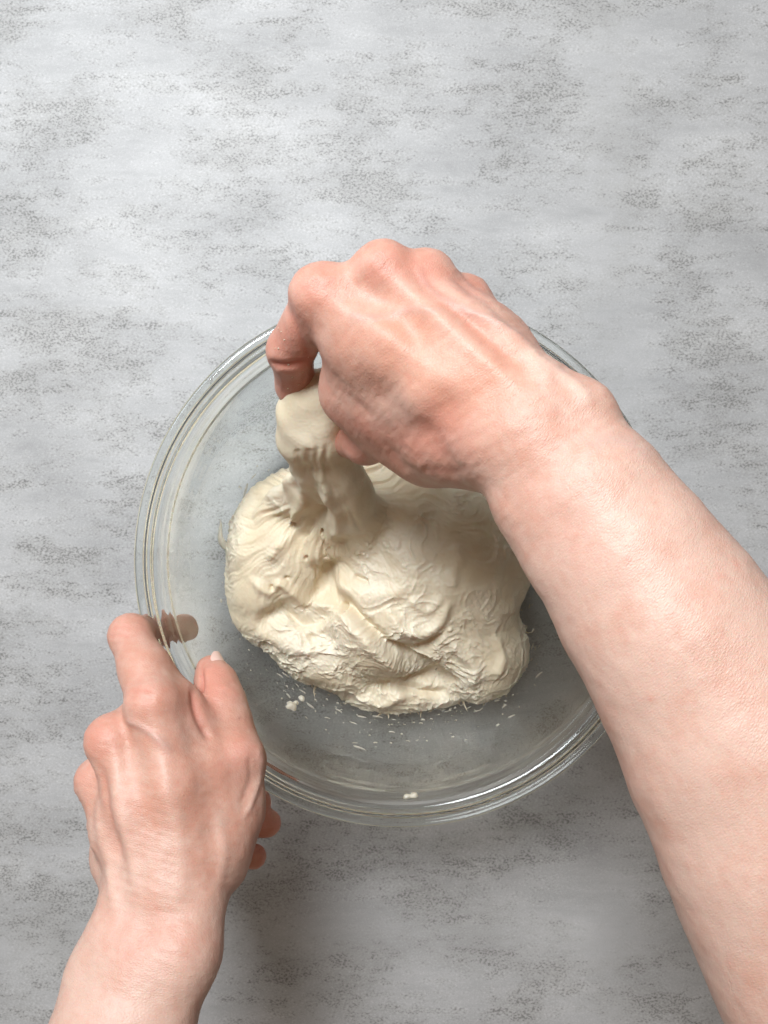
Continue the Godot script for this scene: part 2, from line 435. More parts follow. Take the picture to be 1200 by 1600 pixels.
func finish_hand(g: Field, strokes: Array, axis: Array, seed_: int, frame: Basis, glow: float) -> Body:
	var b := Body.new()
	b.net(g)
	b.smooth(2)
	b.split()
	b.smooth(1)
	b.normals()
	var blotch := noise(seed_, 0.045, 3)
	var fine := noise(seed_ + 1, 0.22, 3)
	var bump := noise(seed_ + 2, 0.09, 2)
	var count := b.p.size()
	b.col.resize(count)
	var crease := noise(seed_ + 3, 0.30, 2)
	var base := Color(0.66, 0.46, 0.37)
	var warm := Color(0.585, 0.30, 0.215)
	var a0: Vector3 = axis[0]
	var a1: Vector3 = axis[1]
	var dir := (a1 - a0).normalized()
	var side := dir.cross(Vector3.UP).normalized()
	var up := side.cross(dir)
	for i in count:
		var p := b.p[i]
		var n := b.n[i]
		var v := Vector2(p.x, p.z)
		var c := base.lerp(warm, clampf(0.30 + blotch.get_noise_3dv(p) * 0.5 + fine.get_noise_3dv(p) * 0.28 + clampf((p - a1).dot(dir) * 0.009 + glow, -0.22, 0.36), 0.0, 0.85))
		var lift := bump.get_noise_3dv(p) * 0.22
		var top := clampf(n.y * 1.6 + 0.35, 0.0, 1.0)
		if top > 0.0:
			for s: Stroke in strokes:
				var k := s.at(v) * top
				if k > 0.003:
					lift += s.amp * k
					if s.share > 0.0:
						c = c.lerp(s.tint, k * s.share)
		c = c.lerp(Color(0.80, 0.38, 0.30), 0.65 * clampf((106.0 - p.y) / 22.0, 0.0, 1.0))      # fingertips flushed from pressing
		var r := p - a1
		var wrist := exp(-pow(r.dot(dir) / 45.0, 2.0))
		lift += crease.get_noise_3d(r.dot(dir) * 1.0, r.dot(side) * 0.16, p.y * 0.3) * (0.16 * clampf(0.6 + r.dot(dir) / 50.0, 0.0, 1.0) + 0.14 * wrist) * top
		b.col[i] = c
		b.p[i] = p + n * lift
	b.normals()
	var back := frame.inverse()
	for i in count:
		b.p[i] = back * (b.p[i] - a1)
		b.n[i] = back * b.n[i]
	return b


# ---------------------------------------------------------------- the dough
func dough_field() -> Field:
	var g := Field.new(Vector3(-105, 3, -80), Vector3(100, 165, 130), 2.0)
	g.ball(Vector3(25.2, 36.0, 29.6), Vector3(59, 36, 62), Basis(Vector3.UP, 0.35), 6.0)
	g.ball(Vector3(3.7, 36.0, -3.7), Vector3(46, 30, 40), Basis(), 10.0)
	g.ball(Vector3(-58.0, 31.0, 18.7), Vector3(33, 31, 46), Basis(Vector3.UP, -0.25), 6.0)
	g.ball(Vector3(-67.8, 28.0, 49.0), Vector3(24, 25, 30), Basis(), 8.0)
	g.ball(Vector3(-35.8, 27.0, 75.5), Vector3(40, 25, 27), Basis(Vector3.UP, -0.5), 6.0)
	g.ball(Vector3(54.5, 29.0, 78.9), Vector3(29, 28, 32), Basis(Vector3.UP, 0.5), 8.0)
	g.ball(Vector3(11.5, 20.0, 102.6), Vector3(42, 18, 17), Basis(), 5.0)
	g.ball(Vector3(-3.7, 36.0, 59.2), Vector3(36, 32, 34), Basis(), 8.0)
	# the piece pulled up to the fingers
	chain(g, [[Vector3(-57.5, 50.0, -3.6), 9.0], [Vector3(-41.9, 84.0, -14.0), 7.5], [Vector3(-35.1, 112.0, -21.8), 6.8], [Vector3(-34.5, 129.0, -30.4), 8.5]], 7.0)
	chain(g, [[Vector3(-14.1, 58.0, 17.7), 8.0], [Vector3(-23.6, 78.0, -1.7), 7.0], [Vector3(-29.8, 108.0, -18.8), 6.0], [Vector3(-29.8, 129.0, -31.3), 8.0]], 7.0)
	chain(g, [[Vector3(-29.0, 139.0, -42.0), 10.0], [Vector3(-25.6, 129.0, -32.7), 8.0], [Vector3(-22.6, 109.0, -20.4), 7.5], [Vector3(-12.9, 74.0, -1.7), 10.0]], 15.0)
	chain(g, [[Vector3(-39.5, 141.0, -44.7), 7.5], [Vector3(-40.8, 132.0, -32.5), 7.0], [Vector3(-37.6, 115.0, -24.1), 6.5]], 7.0)
	chain(g, [[Vector3(-30.5, 120.0, -24.4), 6.0], [Vector3(-27.5, 96.0, -12.9), 6.0], [Vector3(-19.2, 64.0, 10.5), 8.0]], 9.0)
	chain(g, [[Vector3(-40.6, 84.0, -16.0), 6.5], [Vector3(-35.8, 70.0, -3.4), 8.0], [Vector3(-36.0, 58.0, 14.1), 9.0]], 9.0)
	g.ball(Vector3(-33.8, 137.0, -40.8), Vector3(11.2, 10.5, 14.0), Basis(), 10.0)
	chain(g, [[Vector3(-33.5, 58.0, 17.7), 11.0], [Vector3(-29.6, 80.0, -6.7), 6.0], [Vector3(-28.8, 110.0, -26.6), 5.0]], 6.0)
	chain(g, [[Vector3(-40.1, 143.0, -45.9), 7.0], [Vector3(-34.4, 149.0, -50.2), 7.0], [Vector3(-28.6, 151.0, -53.3), 7.0], [Vector3(-26.7, 146.0, -45.5), 9.0]], 8.0)
	return g


func dough_strokes() -> Array:
	return [
		# deep folds where lobes meet
		Stroke.new([Vector2(-36.8, -20.8), Vector2(-34.7, -3.5), Vector2(-36.1, 10.4), Vector2(-31.9, 27.8), Vector2(-29.1, 46.8), Vector2(-20.8, 53.8)], 4.0, -4.5), Stroke.new([Vector2(-28.2, 42.4), Vector2(-14.1, 54.7), Vector2(0.0, 72.4), Vector2(14.1, 81.2), Vector2(31.8, 93.6), Vector2(39.6, 101.0)], 3.5, -7.0),
		Stroke.new([Vector2(-69.8, 66.2), Vector2(-57.2, 55.5), Vector2(-46.5, 62.6), Vector2(-28.6, 51.9)], 4.0, -6.0), Stroke.new([Vector2(37.0, 106.6), Vector2(14.8, 99.2), Vector2(-3.7, 97.0)], 2.6, -4.0), Stroke.new([Vector2(-45.1, 10.4), Vector2(-38.9, 5.2), Vector2(-34.7, 0.0)], 3.0, -3.0),
		Stroke.new([Vector2(-43.1, 71.9), Vector2(-35.9, 68.3), Vector2(-28.8, 75.5)], 3.5, -4.0), Stroke.new([Vector2(1.7, 73.2), Vector2(13.9, 76.7), Vector2(24.4, 72.5), Vector2(31.4, 64.5)], 3.0, -4.5),
		# raised folds and ropes
		Stroke.new([Vector2(-38.5, -15.7), Vector2(-45.5, 0.0), Vector2(-56.0, 17.5), Vector2(-63.0, 28.0)], 3.0, 3.5), Stroke.new([Vector2(-42.6, -21.3), Vector2(-56.8, -8.9), Vector2(-70.9, 3.5)], 2.6, 2.4), Stroke.new([Vector2(-29.2, -13.8), Vector2(-25.8, 0.0), Vector2(-24.8, 17.2)], 2.4, 2.6),
		Stroke.new([Vector2(-27.5, 36.1), Vector2(-17.2, 43.0), Vector2(-3.4, 44.7), Vector2(13.8, 39.5)], 4.5, 3.0), Stroke.new([Vector2(0.0, 48.6), Vector2(10.4, 64.2), Vector2(27.8, 60.7), Vector2(34.7, 46.8)], 3.4, 3.2), Stroke.new([Vector2(13.8, 44.8), Vector2(22.4, 53.4), Vector2(31.0, 44.8)], 2.2, 2.0),
		Stroke.new([Vector2(-76.3, 37.2), Vector2(-63.8, 46.1), Vector2(-56.8, 40.8), Vector2(-46.1, 49.7), Vector2(-28.4, 51.4)], 3.0, 3.0), Stroke.new([Vector2(-26.8, 53.7), Vector2(-14.3, 66.2), Vector2(-3.6, 78.7), Vector2(14.3, 89.5)], 3.6, 3.0), Stroke.new([Vector2(-72.5, 67.1), Vector2(-58.0, 74.3), Vector2(-36.2, 79.8)], 3.2, 2.2),
		Stroke.new([Vector2(-15.0, 105.0), Vector2(0.0, 108.8), Vector2(15.0, 103.1)], 2.6, 2.0), Stroke.new([Vector2(35.9, 71.9), Vector2(50.3, 86.2), Vector2(48.5, 100.6)], 3.0, 2.4), Stroke.new([Vector2(61.6, 65.2), Vector2(67.1, 79.8), Vector2(61.6, 94.2)], 2.6, 2.0),
		Stroke.new([Vector2(-3.4, 27.2), Vector2(0.0, 13.6), Vector2(6.8, 0.0)], 4.0, -1.6), Stroke.new([Vector2(39.4, 17.1), Vector2(41.1, 27.4), Vector2(35.9, 41.1)], 3.0, 1.6), Stroke.new([Vector2(13.6, 34.0), Vector2(17.0, 17.0), Vector2(20.4, 0.0)], 5.0, 1.4),
		# gas holes
		Stroke.new([Vector2(-33.0, 11.4), Vector2(-32.6, 13.2)], 1.1, -6.0), Stroke.new([Vector2(-24.3, 49.2), Vector2(-23.6, 53.4)], 1.6, -6.0), Stroke.new([Vector2(-62.2, 43.1)], 1.4, -3.0), Stroke.new([Vector2(-42.7, 24.5)], 1.0, -2.0), Stroke.new([Vector2(-13.8, 36.1), Vector2(-8.6, 38.5)], 1.2, -2.5), Stroke.new([Vector2(-52.0, 36.9)], 1.3, -2.2), Stroke.new([Vector2(3.7, 97.7)], 1.2, 2.2), Stroke.new([Vector2(35.0, 64.8)], 1.5, 1.6), Stroke.new([Vector2(-57.7, 17.5)], 1.4, 1.5),
		# pleats of the pulled neck
		Stroke.new([Vector2(-35.8, -29.5), Vector2(-35.1, -24.3), Vector2(-34.2, -17.1), Vector2(-30.5, -3.1)], 1.6, -1.0), Stroke.new([Vector2(-32.3, -34.5), Vector2(-31.4, -22.0), Vector2(-28.9, -7.9), Vector2(-27.0, 4.7)], 1.6, -1.1), Stroke.new([Vector2(-28.0, -31.9), Vector2(-26.1, -19.1), Vector2(-22.3, -3.2), Vector2(-19.1, 9.6)], 1.8, -1.2), Stroke.new([Vector2(-24.4, -19.8), Vector2(-19.8, -6.6), Vector2(-13.2, 9.9)], 1.8, -1.0), Stroke.new([Vector2(-40.8, -27.6), Vector2(-38.9, -22.0), Vector2(-37.1, -11.0)], 1.6, -0.8),
	]


var inner_line: Array = [Vector2(62, 6.3), Vector2(72, 7.4), Vector2(81, 11.5), Vector2(91.5, 20.5), Vector2(101, 32), Vector2(108, 45.5), Vector2(112.3, 60), Vector2(114.0, 75), Vector2(114.9, 88), Vector2(115.8, 94), Vector2(117.2, 99)]


func bowl_inside(y: float) -> float:
	for i in inner_line.size() - 1:
		var a: Vector2 = inner_line[i]
		var b: Vector2 = inner_line[i + 1]
		if y <= b.y:
			return lerpf(a.x, b.x, clampf((y - a.y) / (b.y - a.y), 0.0, 1.0))
	return 119.0


func finish_dough(g: Field, strokes: Array) -> Body:
	var b := Body.new()
	b.net(g)
	b.smooth(2)
	b.split()
	b.smooth(1)
	b.split()
	b.normals()
	var warp := noise(21, 0.03, 2)
	var warp2 := noise(22, 0.03, 2)
	var torn := noise(23, 0.075, 4)
	torn.fractal_type = FastNoiseLite.FRACTAL_RIDGED
	torn.fractal_gain = 0.55
	var fan := noise(24, 1.0, 2)
	var thread := noise(29, 1.0, 2)
	var fine := noise(25, 0.55, 2)
	var lumps := noise(26, 0.03, 2)
	var where := noise(27, 0.024, 2)
	var spike := noise(30, 1.0, 1)
	var root := Vector3(-34.0, 75.0, -8.5)
	var count := b.p.size()
	b.col.resize(count)
	var cream := Color(0.68, 0.575, 0.405)
	var dry := Color(0.745, 0.67, 0.53)
	for i in count:
		var p := b.p[i]
		var n := b.n[i]
		var wx := warp.get_noise_3dv(p)
		var wz := warp2.get_noise_3dv(p)
		var w := p + Vector3(wx, (wx + wz) * 0.5, wz) * 13.0
		var patch := where.get_noise_3dv(p)
		var rough := clampf(0.28 + patch * 1.5 + (p.z - 25.0) * 0.009, 0.10, 0.95)
		if p.y > 68.0:
			rough *= clampf(1.0 - (p.y - 68.0) * 0.06, 0.06, 1.0)
		var flat := Vector2(p.x - root.x, p.z - root.z)
		var reach := flat.length()
		var round_ := flat.angle()
		var pull := exp(-reach * reach / 1900.0) * clampf((reach - 3.0) * 0.12, 0.0, 1.0) * clampf(1.3 - (p.y - 60.0) * 0.07, 0.0, 1.0)
		var top := clampf(n.y * 1.5 + 0.4, 0.0, 1.0)
		var lift := lumps.get_noise_3dv(p) * 2.4 + fine.get_noise_3dv(p) * (0.06 + 0.20 * rough)
		var crest := torn.get_noise_3d(w.x, w.y * 0.7, w.z * 1.25)
		lift += (maxf(crest, 0.0) * maxf(crest, 0.0) * 1.5 + crest * 0.5) * rough
		lift += fan.get_noise_2d(round_ * 6.0 + wx * 0.6, reach * 0.012) * 2.2 * pull
		lift += thread.get_noise_2d(round_ * 15.0 + wx * 2.2, reach * 0.05) * 0.42 * clampf(0.9 - patch * 1.6, 0.15, 1.0) * clampf(reach * 0.05, 0.0, 1.0) * clampf(1.2 - (p.y - 60.0) * 0.05, 0.12, 1.0)
		var low := clampf(1.0 - (p.y - 7.0) / 13.0, 0.0, 1.0)
		if low > 0.0:
			var around := atan2(p.z - 23.9, p.x - 8.3)
			var tooth := maxf(spike.get_noise_2d(around * 26.0, p.y * 0.12) + 0.05, 0.0)
			lift += (tooth * tooth * 9.0 + torn.get_noise_3d(p.x * 2.0, p.y, p.z * 2.0) * 1.2) * low * clampf(0.3 + p.z * 0.012, 0.15, 1.0)
		var v := Vector2(w.x - p.x, w.z - p.z) * 0.25 + Vector2(p.x, p.z)
		for s: Stroke in strokes:
			var k := s.at(v)
			if k > 0.003:
				lift += s.amp * k * top
		p += n * lift
		p.y = maxf(p.y, 6.9)
		var rim := Vector2(p.x - 8.3, p.z - 23.9)
		var most := bowl_inside(p.y) - 1.2
		if rim.length() > most:
			rim = rim.normalized() * most
			p.x = rim.x + 8.3
			p.z = rim.y + 23.9
		b.p[i] = p
		b.col[i] = cream.lerp(dry, clampf(0.35 + patch * 0.7 + maxf(crest, 0.0) * rough * 0.5 + fine.get_noise_3dv(p) * 0.2, 0.0, 1.0))
	b.normals()
	return b


# ---------------------------------------------------------------- textures
var grid_noise: Array = []
var table_bytes := PackedByteArray()
var table_side := 2048
var table_rows: Array = []


func table_row_job(part: int) -> void:
	var side := table_side
	var out := PackedByteArray()
	var y0 := side / 4 * part
	out.resize(side * side / 4 * 3)
	var cloud: PackedByteArray = grid_noise[0]
	var patch: PackedByteArray = grid_noise[1]
	var speck: PackedByteArray = grid_noise[2]
	var grain: PackedByteArray = grid_noise[3]
	var streak: PackedByteArray = grid_noise[4]
	var flake: PackedByteArray = grid_noise[5]
	var j := 0
	for y in range(y0, y0 + side / 4):
		for x in side:
			var i := y * side + x
			var c := cloud[i] / 255.0 - 0.5
			var m := patch[i] / 255.0 - 0.5
			var s := speck[i] / 255.0 - 0.5
			var g := grain[i] / 255.0 - 0.5
			var t := streak[i] / 255.0 - 0.5
			var k := flake[i] / 255.0 - 0.5
			var worn := clampf((m * 1.0 + c * 0.8 + t * 0.55 + k * 0.55 + s * 0.40) * 1.7 + 0.36, 0.0, 1.0)
			var dots := clampf((s * 0.75 + g * 0.55 + k * 0.3 + t * 0.2 - 0.25 + worn * 0.20) * 4.5, 0.0, 1.0)
			var light := 0.690 + c * 0.13 + t * 0.07 + k * 0.04 + g * 0.08 + clampf(-s - 0.10, 0.0, 0.3) * 0.18 - worn * 0.085
			light -= dots * (0.085 + worn * 0.08)
			out[j] = int(clampf(light * (1.0 + worn * 0.004), 0.0, 1.0) * 255.0)
			out[j + 1] = int(clampf(light, 0.0, 1.0) * 255.0)
			out[j + 2] = int(clampf(light * (1.0 - worn * 0.010), 0.0, 1.0) * 255.0)
			j += 3
	table_rows[part] = out


func seamless(f: FastNoiseLite, w: int, h: int) -> Image:
	return f.get_seamless_image(w, h, false, false, 0.1, true)


func grey_of(im: Image, w: int, h: int) -> PackedByteArray:
	im.convert(Image.FORMAT_L8)
	if im.get_width() != w or im.get_height() != h:
		im.resize(w, h, Image.INTERPOLATE_CUBIC)
	return im.get_data()


func warped(seed_: int, freq: float, octaves: int) -> FastNoiseLite:
	var f := noise(seed_, freq, octaves)
	f.fractal_gain = 0.58
	f.domain_warp_enabled = true
	f.domain_warp_amplitude = 45.0
	f.domain_warp_frequency = 0.012
	f.domain_warp_fractal_octaves = 4
	return f


func table_job(k: int) -> void:
	var s := table_side
	match k:
		0: grid_noise[0] = grey_of(seamless(warped(1, 0.005, 5), int(s * 0.6), s), s, s)
		1: grid_noise[1] = grey_of(seamless(warped(12, 0.0065, 6), int(s * 0.6), s), s, s)
		2: grid_noise[2] = grey_of(seamless(noise(3, 0.23, 3), int(s * 0.75), s), s, s)
		3: grid_noise[3] = grey_of(seamless(noise(4, 0.45, 2), s, s), s, s)
		5: grid_noise[5] = grey_of(seamless(noise(6, 0.055, 4), int(s * 0.45), s), s, s)
		4: grid_noise[4] = grey_of(seamless(noise(5, 0.032, 5), s / 8, s), s, s)


func skin_relief() -> ImageTexture:
	var s := 1024
	var cell := noise(31, 0.050, 1, FastNoiseLite.TYPE_CELLULAR)
	cell.cellular_return_type = FastNoiseLite.RETURN_DISTANCE2_SUB
	var a := grey_of(seamless(cell, s / 2, s), s, s)
	var b := grey_of(seamless(noise(32, 0.03, 4), s / 4, s), s, s)
	var out := PackedByteArray()
	out.resize(s * s)
	for i in s * s:
		var v := minf(a[i] / 255.0 * 1.6, 1.0)
		out[i] = int(clampf(v * 0.45 + b[i] / 255.0 * 0.55, 0.0, 1.0) * 255.0)
	return ImageTexture.create_from_image(Image.create_from_data(s, s, false, Image.FORMAT_L8, out))


func skin_tone() -> ImageTexture:
	var s := 1024
	var a := grey_of(seamless(noise(41, 0.05, 4), s, s), s, s)
	var b := grey_of(seamless(noise(42, 0.012, 3), s, s), s, s)
	var out := PackedByteArray()
	out.resize(s * s * 3)
	for i in s * s:
		var v := a[i] / 255.0 - 0.5
		var w := b[i] / 255.0 - 0.5
		out[i * 3] = int(clampf(0.965 + v * 0.05, 0.0, 1.0) * 255.0)
		out[i * 3 + 1] = int(clampf(0.945 + v * 0.10 + w * 0.06, 0.0, 1.0) * 255.0)
		out[i * 3 + 2] = int(clampf(0.945 + v * 0.11 + w * 0.05, 0.0, 1.0) * 255.0)
	return ImageTexture.create_from_image(Image.create_from_data(s, s, false, Image.FORMAT_RGB8, out))


# ---------------------------------------------------------------- glass
func lathe(profile: PackedVector2Array, around: int, closed_at_axis := true) -> ArrayMesh:
	var st := SurfaceTool.new()
	st.begin(Mesh.PRIMITIVE_TRIANGLES)
	var count := profile.size()
	for j in count:
		var t := profile[mini(j + 1, count - 1)] - profile[maxi(j - 1, 0)]
		var nn := Vector2(t.y, -t.x).normalized()
		for k in around:
			var a := TAU * k / around
			st.set_normal(Vector3(cos(a) * nn.x, nn.y, sin(a) * nn.x))
			st.add_vertex(Vector3(cos(a) * profile[j].x, profile[j].y, sin(a) * profile[j].x) * MM)
	for j in count - 1:
		for k in around:
			var a := j * around + k
			var b := j * around + (k + 1) % around
			var c := a + around
			var d := b + around
			for v in [a, b, d, a, d, c]:
				st.add_index(v)
	return st.commit()


func rounded(line: Array, each: int) -> PackedVector2Array:
	var out := PackedVector2Array()
	for i in line.size() - 1:
		var a: Vector2 = line[maxi(i - 1, 0)]
		var b: Vector2 = line[i]
		var c: Vector2 = line[i + 1]
		var d: Vector2 = line[mini(i + 2, line.size() - 1)]
		var lab := maxf(a.distance_to(b), 0.001)
		var lbc := b.distance_to(c)
		var lcd := maxf(c.distance_to(d), 0.001)
		var pre := b - (b - a) * (lbc / lab) if i > 0 else b - (c - b)
		var post := c + (d - c) * (lbc / lcd) if i < line.size() - 2 else c + (c - b)
		for s in each:
			out.append(b.cubic_interpolate(c, pre, post, float(s) / each))
	out.append(line[-1])
	return out


func dough_edge(b: Body) -> PackedFloat32Array:
	# how far the foot of the dough reaches from the middle of the bowl, by direction
	var far := PackedFloat32Array()
	far.resize(180)
	for p in b.p:
		if p.y < 26.0:
			var v := Vector2(p.x - 8.3, p.z - 23.9)
			var k := posmod(int(v.angle() / TAU * 180.0), 180)
			far[k] = maxf(far[k], v.length())
	return far


func edge_at(far: PackedFloat32Array, angle: float) -> float:
	return far[posmod(int(angle / TAU * 180.0), 180)]


func string_shape(line: Array, thick: float, rng: RandomNumberGenerator, material: Material, even := 0.0) -> ArrayMesh:
	# a tapering thread of dough that runs down onto the glass
	var st := SurfaceTool.new()
	st.begin(Mesh.PRIMITIVE_TRIANGLES)
	st.set_color(Color(0.84, 0.79, 0.67))
	var pts: Array[Vector3] = []
	var start: Vector2 = line[0]
	var curve := Curve3D.new()
	var short := 1.0
	for i in line.size():
		var v: Vector2 = start.lerp(line[i], short) + Vector2(rng.randf_range(-0.9, 0.9), rng.randf_range(-0.9, 0.9)) * float(i > 0)
		var y := bowl_floor(v) + even * 1.5 + lerpf(3.0, 0.25, minf(1.0, float(i) / (line.size() - 1) * 1.4))
		curve.add_point(Vector3(v.x, y, v.y), Vector3.ZERO if i == 0 else Vector3((line[i - 1].x - v.x) * 0.3, 0.5, (line[i - 1].y - v.y) * 0.3), Vector3(v.x - line[i - 1].x, -0.5, v.y - line[i - 1].y) * 0.3 if i else Vector3.ZERO)
	var length := curve.get_baked_length()
	var inward := (start - Vector2(0, 44)).normalized()
	for k in 9:
		pts.append(curve.sample_baked(length * k / 8.0) - (Vector3(inward.x, -0.3, inward.y) * 2.0 if k == 0 else Vector3.ZERO))
	for k in 9:
		var t := (pts[mini(k + 1, 8)] - pts[maxi(k - 1, 0)]).normalized()
		var sx := t.cross(Vector3.UP).normalized()
		var sy := sx.cross(t)
		var r := thick * (1.7 * pow(1.0 - k / 8.0, 1.8) + 0.18 + even * sin(PI * (0.12 + 0.86 * k / 8.0))) * rng.randf_range(0.85, 1.15)
		if k == 8:
			r *= 0.3
		for j in 8:
			var a := TAU * j / 8.0
			st.set_smooth_group(0)
			st.add_vertex((pts[k] + sx * cos(a) * r + sy * sin(a) * r * 0.45) * MM)
	for k in 8:
		for j in 8:
			var a := k * 8 + j
			var b := k * 8 + (j + 1) % 8
			for v in [a, b + 8, b, a, a + 8, b + 8]:
				st.add_index(v)
	st.generate_normals()
	var m := st.commit()
	m.surface_set_material(0, material)
	return m


func speck_mesh(b: Body, where: Transform3D, spots: Array) -> ArrayMesh:
	# small dabs of dough set on the skin under the given points of the plan
	var rng := RandomNumberGenerator.new()
	rng.seed = 5
	var st := SurfaceTool.new()
	st.begin(Mesh.PRIMITIVE_TRIANGLES)
	st.set_color(Color(0.88, 0.83, 0.72))
	var base := 0
	for v: Vector2 in spots:
		var best := 1e9
		var at := Vector3.ZERO
		var up := Vector3.UP
		for i in range(0, b.p.size(), 2):
			var p := where.basis * b.p[i]
			var q := Vector2(p.x + where.origin.x / MM, p.z + where.origin.z / MM)
			var d := q.distance_squared_to(v) - p.y * 0.02
			if d < best:
				best = d
				at = p + where.origin / MM
				up = where.basis * b.n[i]
		var side := up.cross(Vector3(0.3, 0.1, 1.0)).normalized()
		var fore := up.cross(side)
		var r := rng.randf_range(0.2, 0.5)
		for ring in 3:
			for j in 8:
				var a := TAU * j / 8.0
				var reach: float = [1.0, 0.75, 0.0][ring]
				var high: float = [-0.3, 0.4, 0.55][ring]
				st.add_vertex((at + (side * cos(a) * 1.4 + fore * sin(a)) * r * reach * (0.8 + 0.2 * sin(j * 2.3 + r * 20.0)) + up * high * r) * MM)
		for ring in 2:
			for j in 8:
				var a := base + ring * 8 + j
				var c := base + ring * 8 + (j + 1) % 8
				for k in [a, a + 8, c + 8, a, c + 8, c]:
					st.add_index(k)
		base += 24
	st.generate_normals()
	return st.commit()


func nail_shape() -> ArrayMesh:
	# a thumbnail: 12 mm wide, 14 mm long, curved across, its free edge rounded; it points to -z and lies against +y
	var st := SurfaceTool.new()
	st.begin(Mesh.PRIMITIVE_TRIANGLES)
	for layer in 2:
		for j in 13:
			var along := j / 12.0
			var half := 5.6 * (1.0 - pow(maxf(along - 0.62, 0.0) / 0.38, 2.6) * 0.55) * (1.0 - pow(maxf(0.25 - along, 0.0) / 0.25, 2.0) * 0.35)
			for k in 13:
				var x := (k / 6.0 - 1.0) * half
				st.add_vertex(Vector3(x, 4.2 - x * x * 0.075 - along * along * 1.2 - layer * 0.5, 7.0 - along * 14.0) * MM)
	for layer in 2:
		for j in 12:
			for k in 12:
				var a := layer * 169 + j * 13 + k
				for v in ([a, a + 13, a + 14, a, a + 14, a + 1] if layer == 0 else [a, a + 14, a + 13, a, a + 1, a + 14]):
					st.add_index(v)
	st.generate_normals()
	return st.commit()


func bowl_floor(v: Vector2) -> float:
	# height of the inside of the glass under a point of the plan
	var r := Vector2(v.x - 8.3, v.y - 23.9).length()
	var lo := 6.4
	var hi := 104.0
	for i in 24:
		var m := (lo + hi) * 0.5
		if bowl_inside(m) < r:
			lo = m
		else:
			hi = m
	return lo


func fleck(called: String, spots: Array, size: float, material: Material, seed_: int, label: String, category: String, many := false) -> MeshInstance3D:
	# small flat dabs of dough that lie on the inside of the glass
	var rng := RandomNumberGenerator.new()
	rng.seed = seed_
	var st := SurfaceTool.new()
	st.begin(Mesh.PRIMITIVE_TRIANGLES)
	st.set_color(Color(0.90, 0.86, 0.76))
	var base := 0
	var middle := Vector3.ZERO
	if not many:
		var m: Vector2 = spots[0][0]
		middle = Vector3(m.x, bowl_floor(m), m.y)
	for s in spots:
		var c: Vector2 = s[0]
		var out := (c - Vector2(8.3, 23.9)).normalized()
		var y0 := bowl_floor(c)
		var y1 := bowl_floor(c + out * 1.5)
		var slope := Vector3(out.x * 1.5, y1 - y0, out.y * 1.5).normalized()
		var along := Vector3(-out.y, 0, out.x)
		var up := along.cross(slope).normalized()
		if up.y < 0.0:
			up = -up
		var turn := rng.randf_range(-0.35, 0.35)
		var ax := along * cos(turn) + slope * sin(turn)
		var ay := up.cross(ax)
		var r := size * rng.randf_range(0.7, 1.3)
		if many:
			r *= pow(rng.randf(), 2.0) * 1.5 + 0.35
		var stretch := (rng.randf_range(1.0, 2.0) if rng.randf() < 0.7 else rng.randf_range(2.5, 6.0)) if many else rng.randf_range(1.0, 1.4)
		var here := Vector3(c.x, y0, c.y) - middle + up * 0.15
		var jag := PackedFloat32Array()
		for j in 10:
			jag.append(rng.randf_range(0.65, 1.2))
		for ring in 3:
			var reach: float = [1.0, 0.7, 0.0][ring]
			var high: float = [-0.5, 0.35, 0.5][ring]
			for j in 10:
				var a := TAU * j / 10.0
				st.add_vertex((here + (ax * cos(a) * stretch + ay * sin(a)) * r * jag[j] * reach + up * high * (minf(r, 0.6) if many else r * 1.3)) * MM)
		for ring in 2:
			for j in 10:
				var a := base + ring * 10 + j
				var b := base + ring * 10 + (j + 1) % 10
				for v in [a, a + 10, b + 10, a, b + 10, b]:
					st.add_index(v)
		base += 30
	st.generate_normals()
	var m2 := st.commit()
	m2.surface_set_material(0, material)
	var o := place(called, m2)
	o.position = middle * MM
	tag(o, label, category)
	return o


func tag(o: Node, label: String, category: String, group := "", kind := "") -> void:
	if label:
		o.set_meta("label", label)
	if category:
		o.set_meta("category", category)
	if group:
		o.set_meta("group", group)
	if kind:
		o.set_meta("kind", kind)


func place(called: String, mesh: Mesh, parent: Node = self) -> MeshInstance3D:
	var o := MeshInstance3D.new()
	o.name = called
	o.mesh = mesh
	parent.add_child(o, true)
	return o


var jobs: Array = []
var right_frame := Basis(Vector3.UP, deg_to_rad(52.0))
var left_frame := Basis(Vector3.UP, deg_to_rad(-14.0))


func body_job(k: int) -> void:
	match k:
		0: jobs[0] = finish_hand(right_field(), right_strokes(), [Vector3(150.2, 252.0, 135.0), Vector3(57.0, 218.0, -27.4)], 101, right_frame, 0.14)
		1: jobs[1] = finish_hand(left_field(), left_strokes(), [Vector3(-117.8, 196.0, 245.3), Vector3(-93.5, 166.0, 166.6)], 202, left_frame, -0.02)
		2: jobs[2] = finish_dough(dough_field(), dough_strokes())


